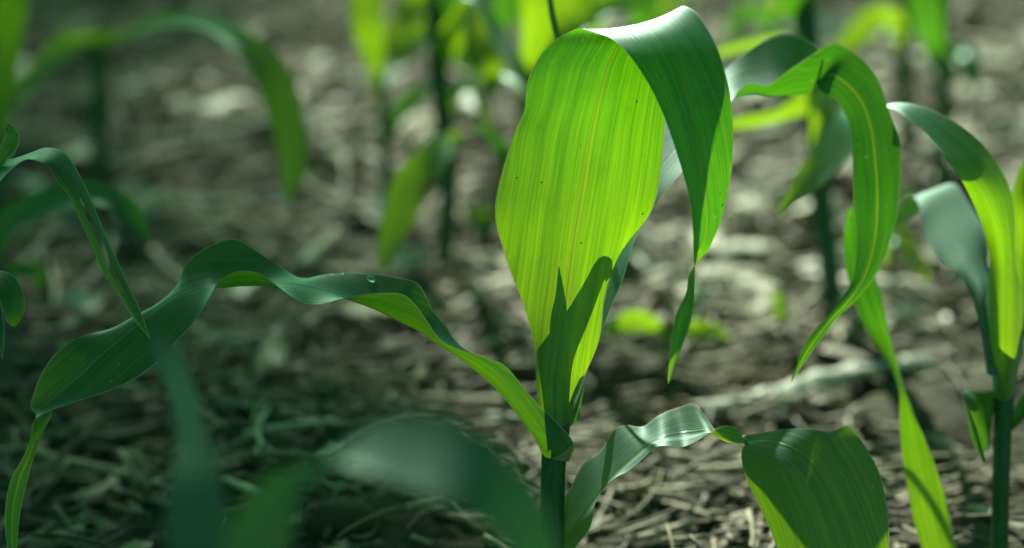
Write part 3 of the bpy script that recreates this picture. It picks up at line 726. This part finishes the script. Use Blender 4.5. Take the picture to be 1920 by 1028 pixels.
def blade(rnd, c, ln, wd, yaw, curl):
    """a dry, curled strip of leaf"""
    v, f = [], []; n, m = 9, 4
    tw = rnd.uniform(-.5, .5); yw = yaw; p = Vector(c); ph = rnd.uniform(0, 6); pit = rnd.uniform(-.25, .25)
    for i in range(n + 1):
        t = i / n
        d = Vector((math.cos(yw), math.sin(yw), pit * math.cos(t * 3 + ph)))
        s = Vector((-math.sin(yw), math.cos(yw), 0)); u = Vector((0, 0, 1))
        a = tw * (t - .5) * 2 + .3 * math.sin(t * 5 + ph); s2 = s * math.cos(a) + u * math.sin(a); u2 = u * math.cos(a) - s * math.sin(a)
        ww = wd * .5 * min(1, .35 + 4 * t * (1 - t)) * rnd.uniform(.9, 1.1)
        for j in range(m + 1):
            q = (j / m - .5) * 2
            v.append(p + s2 * (q * ww) + u2 * (curl * ww * (q * q - .3) + rnd.gauss(0, .0006)))
        p = p + d * (ln / n); yw += rnd.gauss(0, .12)
    for i in range(n):
        for j in range(m):
            f.append((i * (m + 1) + j, i * (m + 1) + j + 1, (i + 1) * (m + 1) + j + 1, (i + 1) * (m + 1) + j))
    return v, f
bmi = bmesh.new(); bmesh.ops.create_icosphere(bmi, subdivisions=2, radius=1)
ICO_V = [v.co.copy() for v in bmi.verts]; ICO_F = [tuple(v.index for v in q.verts) for q in bmi.faces]; bmi.free()
def clod(rnd, c, r):
    o = Vector((rnd.uniform(0, 90), rnd.uniform(0, 90), 0)); sx, sy, sz = rnd.uniform(.8, 1.4), rnd.uniform(.8, 1.3), rnd.uniform(.5, .9)
    return [c + Vector((v.x * sx, v.y * sy, v.z * sz)) * r * (1 + .35 * noise.noise(v * 1.4 + o) + .18 * noise.noise(v * 4 + o)) for v in ICO_V], ICO_F

rnd = random.Random(11)
st, lf, cl, wt = MB(), MB(), MB(), MB()
def spot():
    while True:
        y = rnd.uniform(1.15, 4.3); x = rnd.uniform(-.95, .95)
        if abs(x) < .25 + .24 * y: return x, y
def clump(x, y): return noise.noise(Vector((x * 4.2, y * 3.2, 5)))
for i in range(30000):
    x, y = spot()
    if clump(x, y) + rnd.uniform(-.40, .45) < -.08 - .14 * min(1, max(0, (y - 1.7) / .4)): continue
    ln = rnd.uniform(.010, .035) if rnd.random() < .42 else rnd.uniform(.035, .14) * (1 if y > 1.75 else .7)
    wd = rnd.choice((.002, .003, .004, .006)) if ln < .035 else rnd.choice((.0014, .002, .0026, .0034, .005))
    yaw = rnd.gauss(.15, .85) + rnd.choice((0, math.pi))
    z = hgt(x, y) + .002 + rnd.random() ** 2 * .016
    v, f = straw(rnd, Vector((x, y, z)), ln, wd, yaw, rnd.gauss(0, .10), rnd.uniform(.3, .9), .12 if ln < .035 else .22, 5, 4 if ln < .05 else 7)
    st.add(v, f, min(1, max(0, rnd.gauss(.49 if y > 1.75 else .38, .28))))
for i in range(3400):
    x, y = spot()
    if clump(x, y) + rnd.uniform(-.45, .55) < -.05: continue
    v, f = blade(rnd, Vector((x, y, hgt(x, y) + .003 + rnd.random() ** 2 * .012)), *((rnd.uniform(.05, .12), rnd.uniform(.010, .018)) if y > 1.75 and rnd.random() < .15 else (rnd.uniform(.015, .06), rnd.uniform(.005, .014))), rnd.gauss(.1, .9), rnd.uniform(-.8, .8))
    lf.add(v, f, min(1, max(0, rnd.gauss(.58 if y > 1.75 else .40, .24))))
for i in range(420):     # broader bleached scraps
    x, y = spot()
    if clump(x, y) < -.15 or y < 1.8: continue
    v, f = blade(rnd, Vector((x, y, hgt(x, y) + .006 + rnd.random() * .012)), rnd.uniform(.025, .07), rnd.uniform(.012, .028), rnd.gauss(.1, .8), rnd.uniform(-.6, .6))
    lf.add(v, f, rnd.uniform(.75, 1))
for i in range(170):
    y = rnd.uniform(1.85, 2.5); x = rnd.uniform(.08, .42) * y / 1.9
    v, f = blade(rnd, Vector((x, y, hgt(x, y) + .008 + rnd.random() * .010)), rnd.uniform(.02, .06), rnd.uniform(.010, .024), rnd.gauss(.1, .6), rnd.uniform(-.6, .6))
    lf.add(v, f, rnd.uniform(.8, 1))
for i in range(1500):
    x, y = spot()
    r = .003 + .014 * rnd.random() ** 4
    v, f = clod(rnd, Vector((x, y, hgt(x, y) + r * .2)), r)
    cl.add(v, f, min(1, max(0, rnd.gauss(.45, .25))))
tag(st.build('straw_litter', M_STRAW), kind='stuff')
tag(lf.build('dry_leaf_litter', M_STRAW), kind='stuff')
tag(cl.build('soil_clods', M_CLOD), kind='stuff')

# single pieces one can point at
def piece(kind, px, py, ln, wd, yawdeg, tone, label, mat=None, lift=.004, pitch=0., flat=.7):
    g = G(px, py); c = Vector((g.x, g.y, hgt(g.x, g.y) + lift)); b = MB()
    if kind == 'stalk': v, f = straw(rnd, c, ln, wd, R(yawdeg), R(pitch), flat, .16, 12, 16, True); v = [q + Vector((0, 0, 1)) * (wd * .3 * noise.noise(q * 70)) for q in v]; nm, ct = 'dry_stalk_piece', 'dry stalk'
    elif kind == 'straw': v, f = straw(rnd, c, ln, wd, R(yawdeg), R(pitch), flat, .08, 8, 10); nm, ct = 'straw_stem', 'straw'
    elif kind == 'husk': v, f = blade(rnd, c, ln, wd, R(yawdeg), .5); nm, ct = 'dry_husk', 'dry husk'
    else: v, f = clod(rnd, c, ln); nm, ct = 'stone', 'stone'
    b.add(v, f, tone)
    o = b.build(nm, mat or M_STRAW, origin=c); tag(o, label, ct); return o
piece('stalk', 1400, 727, .066, .013, 30, .3, 'thick bleached stalk piece under the hook leaf tip, left half of a broken pair', M_PALE, .010)
piece('stalk', 1580, 692, .115, .016, 33, .7, 'thick bleached stalk piece under the narrow twisted leaf, right half of the broken pair', M_PALE, .012)
piece('husk', 1662, 598, .05, .026, 35, 1, 'whitish husk scrap on dark soil right of the narrow twisted leaf', M_PALE, .008)
piece('straw', 860, 722, .060, .009, -3, .75, 'pale thick straw lying level, left of the sharp plant stalk at its collar', None, .008)
piece('straw', 1130, 735, .040, .010, -10, .5, 'tan straw just right of the sharp plant stalk, upper of two', None, .008)
piece('straw', 1110, 795, .045, .012, 6, .45, 'tan straw just right of the sharp plant stalk, lower of two', None, .008)
piece('straw', 600, 470, .07, .010, 74, .9, 'pale straw pointing away from the camera above the middle of the long left leaf', None, .012)
piece('straw', 1370, 888, .052, .006, 12, .85, 'pale straw lying nearly level left of the folded leaf tip', None, .006)
piece('straw', 1270, 970, .055, .0055, 34, .75, 'slanting grey straw on the ground below the low right leaf', None, .006)
piece('straw', 1215, 920, .030, .005, -12, .7, 'short pale straw below the middle of the low right leaf', None, .006)
piece('husk', 420, 560, .065, .022, 55, .85, 'curled pale husk on shaded ground under the crest of the long left leaf', M_PALE, .008)
piece('husk', 480, 690, .05, .016, 62, .8, 'pale slanted husk on shaded ground below the long left leaf', None, .008)
piece('husk', 1400, 470, .09, .040, -30, 1, 'large pale dried leaf on the ground right of the hanging blade tip', M_PALE, .010)
piece('husk', 1560, 420, .05, .03, 10, .9, 'pale dried leaf scrap beside the dark bare stalk', M_PALE, .010)
piece('husk', 690, 208, .13, .03, -12, .85, 'long pale dried leaf lying left of the slender blurred plant', M_PALE, .010)
piece('husk', 1350, 60, .12, .05, 12, .9, 'broad pale dried leaf at the top right of the arched blade', M_PALE, .010)
piece('husk', 880, 232, .035, .030, 80, 1, 'small white scrap standing for a blurred glint left of the glowing blade', M_PALE, .02)  # white scrap put where a bright blurred highlight sits
piece('husk', 640, 405, .045, .03, -20, .95, 'pale husk scrap left of the bright hanging leaf tip', M_PALE, .010)

# ------------------------------------------------------------------ LIGHT
AZ, EL = R(13), R(36)          # the sun stands behind the plants, to the left
sd = Vector((-math.sin(AZ) * math.cos(EL), math.cos(AZ) * math.cos(EL), math.sin(EL)))   # towards the sun
sun = bpy.data.lights.new('sun', 'SUN'); so = bpy.data.objects.new('sun', sun); col.objects.link(so)
so.rotation_euler = sd.to_track_quat('Z', 'Y').to_euler(); so.location = sd * 30
sun.energy = 5.0; sun.angle = R(.53); sun.color = (.93, 1.0, .78)
wd_ = bpy.data.worlds.new('World'); sc.world = wd_; wd_.use_nodes = True; nt = wd_.node_tree
bgn = nt.nodes['Background']; sky = nt.nodes.new('ShaderNodeTexSky'); sky.sky_type = 'NISHITA'; sky.sun_disc = False
sky.sun_elevation = EL; sky.sun_rotation = -AZ; sky.air_density = 1.2; sky.dust_density = 1.5
tint = mix(nt, 1., sky.outputs[0], (.33, 1.0, .46), 'MULTIPLY')
nt.links.new(tint, bgn.inputs[0]); bgn.inputs[1].default_value = .066

# added, unseen tree behind left: crown shaped to darken the left rows
def shade_lim(y):
    k = [(.9, .09), (1.2, .06), (1.5, .03), (2.0, -.03), (9, -.05)]
    if y <= .9: return .09
    for (a, u), (b, v) in zip(k, k[1:]):
        if y <= b: return u + (v - u) * (y - a) / (b - a)
    return -.02
def tree():
    T = 11.0
    e0 = Vector((-.75, 1.9, 0)) + sd * T
    e = empty('added_shade_tree', (e0.x - .5, e0.y + 1.5, 0), 'added unseen tree, its porous crown shaped to shade the rows at the left', 'tree')
    r = random.Random(5); v, f = [], []
    xa = Vector((0, 0, 1)).cross(sd).normalized(); ya = sd.cross(xa).normalized()
    n = 0
    while n < 8000:
        a, b, c = r.uniform(-1.35, 1.9), r.uniform(-1.6, 1.6), r.uniform(-1.4, 1.4)
        q = (a / 1.9) ** 2 + (b / 1.6) ** 2 + (c / 1.4) ** 2
        if q > 1: continue
        # leaf density follows the shade wanted on the ground below
        p = e0 + xa * a + ya * b + sd * c
        g = p - sd * (p.z / sd.z)
        dens = min(1, max(0, (shade_lim(g.y) - g.x / max(g.y, .3)) / .10))
        if r.random() > dens * (.95 if g.y < 1.7 else .7): continue
        if noise.noise(p * 1.6) < -.40: continue
        s = r.uniform(.035, .065); d = Vector((r.gauss(0, 1), r.gauss(0, 1), r.gauss(0, 1))).normalized(); o = d.orthogonal().normalized(); k = len(v)
        u = d.cross(o)
        v += [p - o * s, p + u * s * .5 - o * .1 * s, p + o * s * 1.1, p - u * s * .5 - o * .1 * s]; f.append((k, k + 1, k + 2, k + 3)); n += 1
    me = bpy.data.meshes.new('crown'); me.from_pydata(v, [], f); link('crown', me, M_CROWN, e, False)
    b0 = e.location
    tube(e, 'trunk', [(Vector((b0.x, b0.y, -.1)), .28), (Vector((b0.x - .1, b0.y, 2.5)), .2), (Vector((b0.x + .1, b0.y - .3, 5)), .15), (e0 + Vector((0, .3, .4)), .05)], M_BARK)
    for k in range(6):
        t0 = Vector((b0.x, b0.y - .2, 4.6 + .35 * k)); t1 = e0 + xa * r.uniform(.35, 1.5) + ya * r.uniform(-.8, 1.2) + sd * r.uniform(-.9, .9)
        tube(e, 'branch', [(t0, .07), ((t0 + t1) / 2 + Vector((0, 0, .15)), .04), (t1, .012)], M_BARK, seg=8)
tree()

for o in sc.objects:
    g = {'corn plant': 'young corn plants in the field', 'seedling': 'green sprouts on the ground', 'water drop': 'water drops on the long left leaf',
         'straw': 'loose straw on the ground', 'dry husk': 'dry husks on the ground', 'dry stalk': 'bleached stalk pieces'}.get(o.get('category'))
    if g and not o.parent: o['group'] = g

# ------------------------------------------------------------------ view
sc.view_settings.view_transform = 'Standard'; sc.view_settings.look = 'None'
sc.view_settings.exposure = 0.50; sc.view_settings.gamma = 1
sc.cycles.max_bounces = 8; sc.cycles.transmission_bounces = 6; sc.cycles.transparent_max_bounces = 6
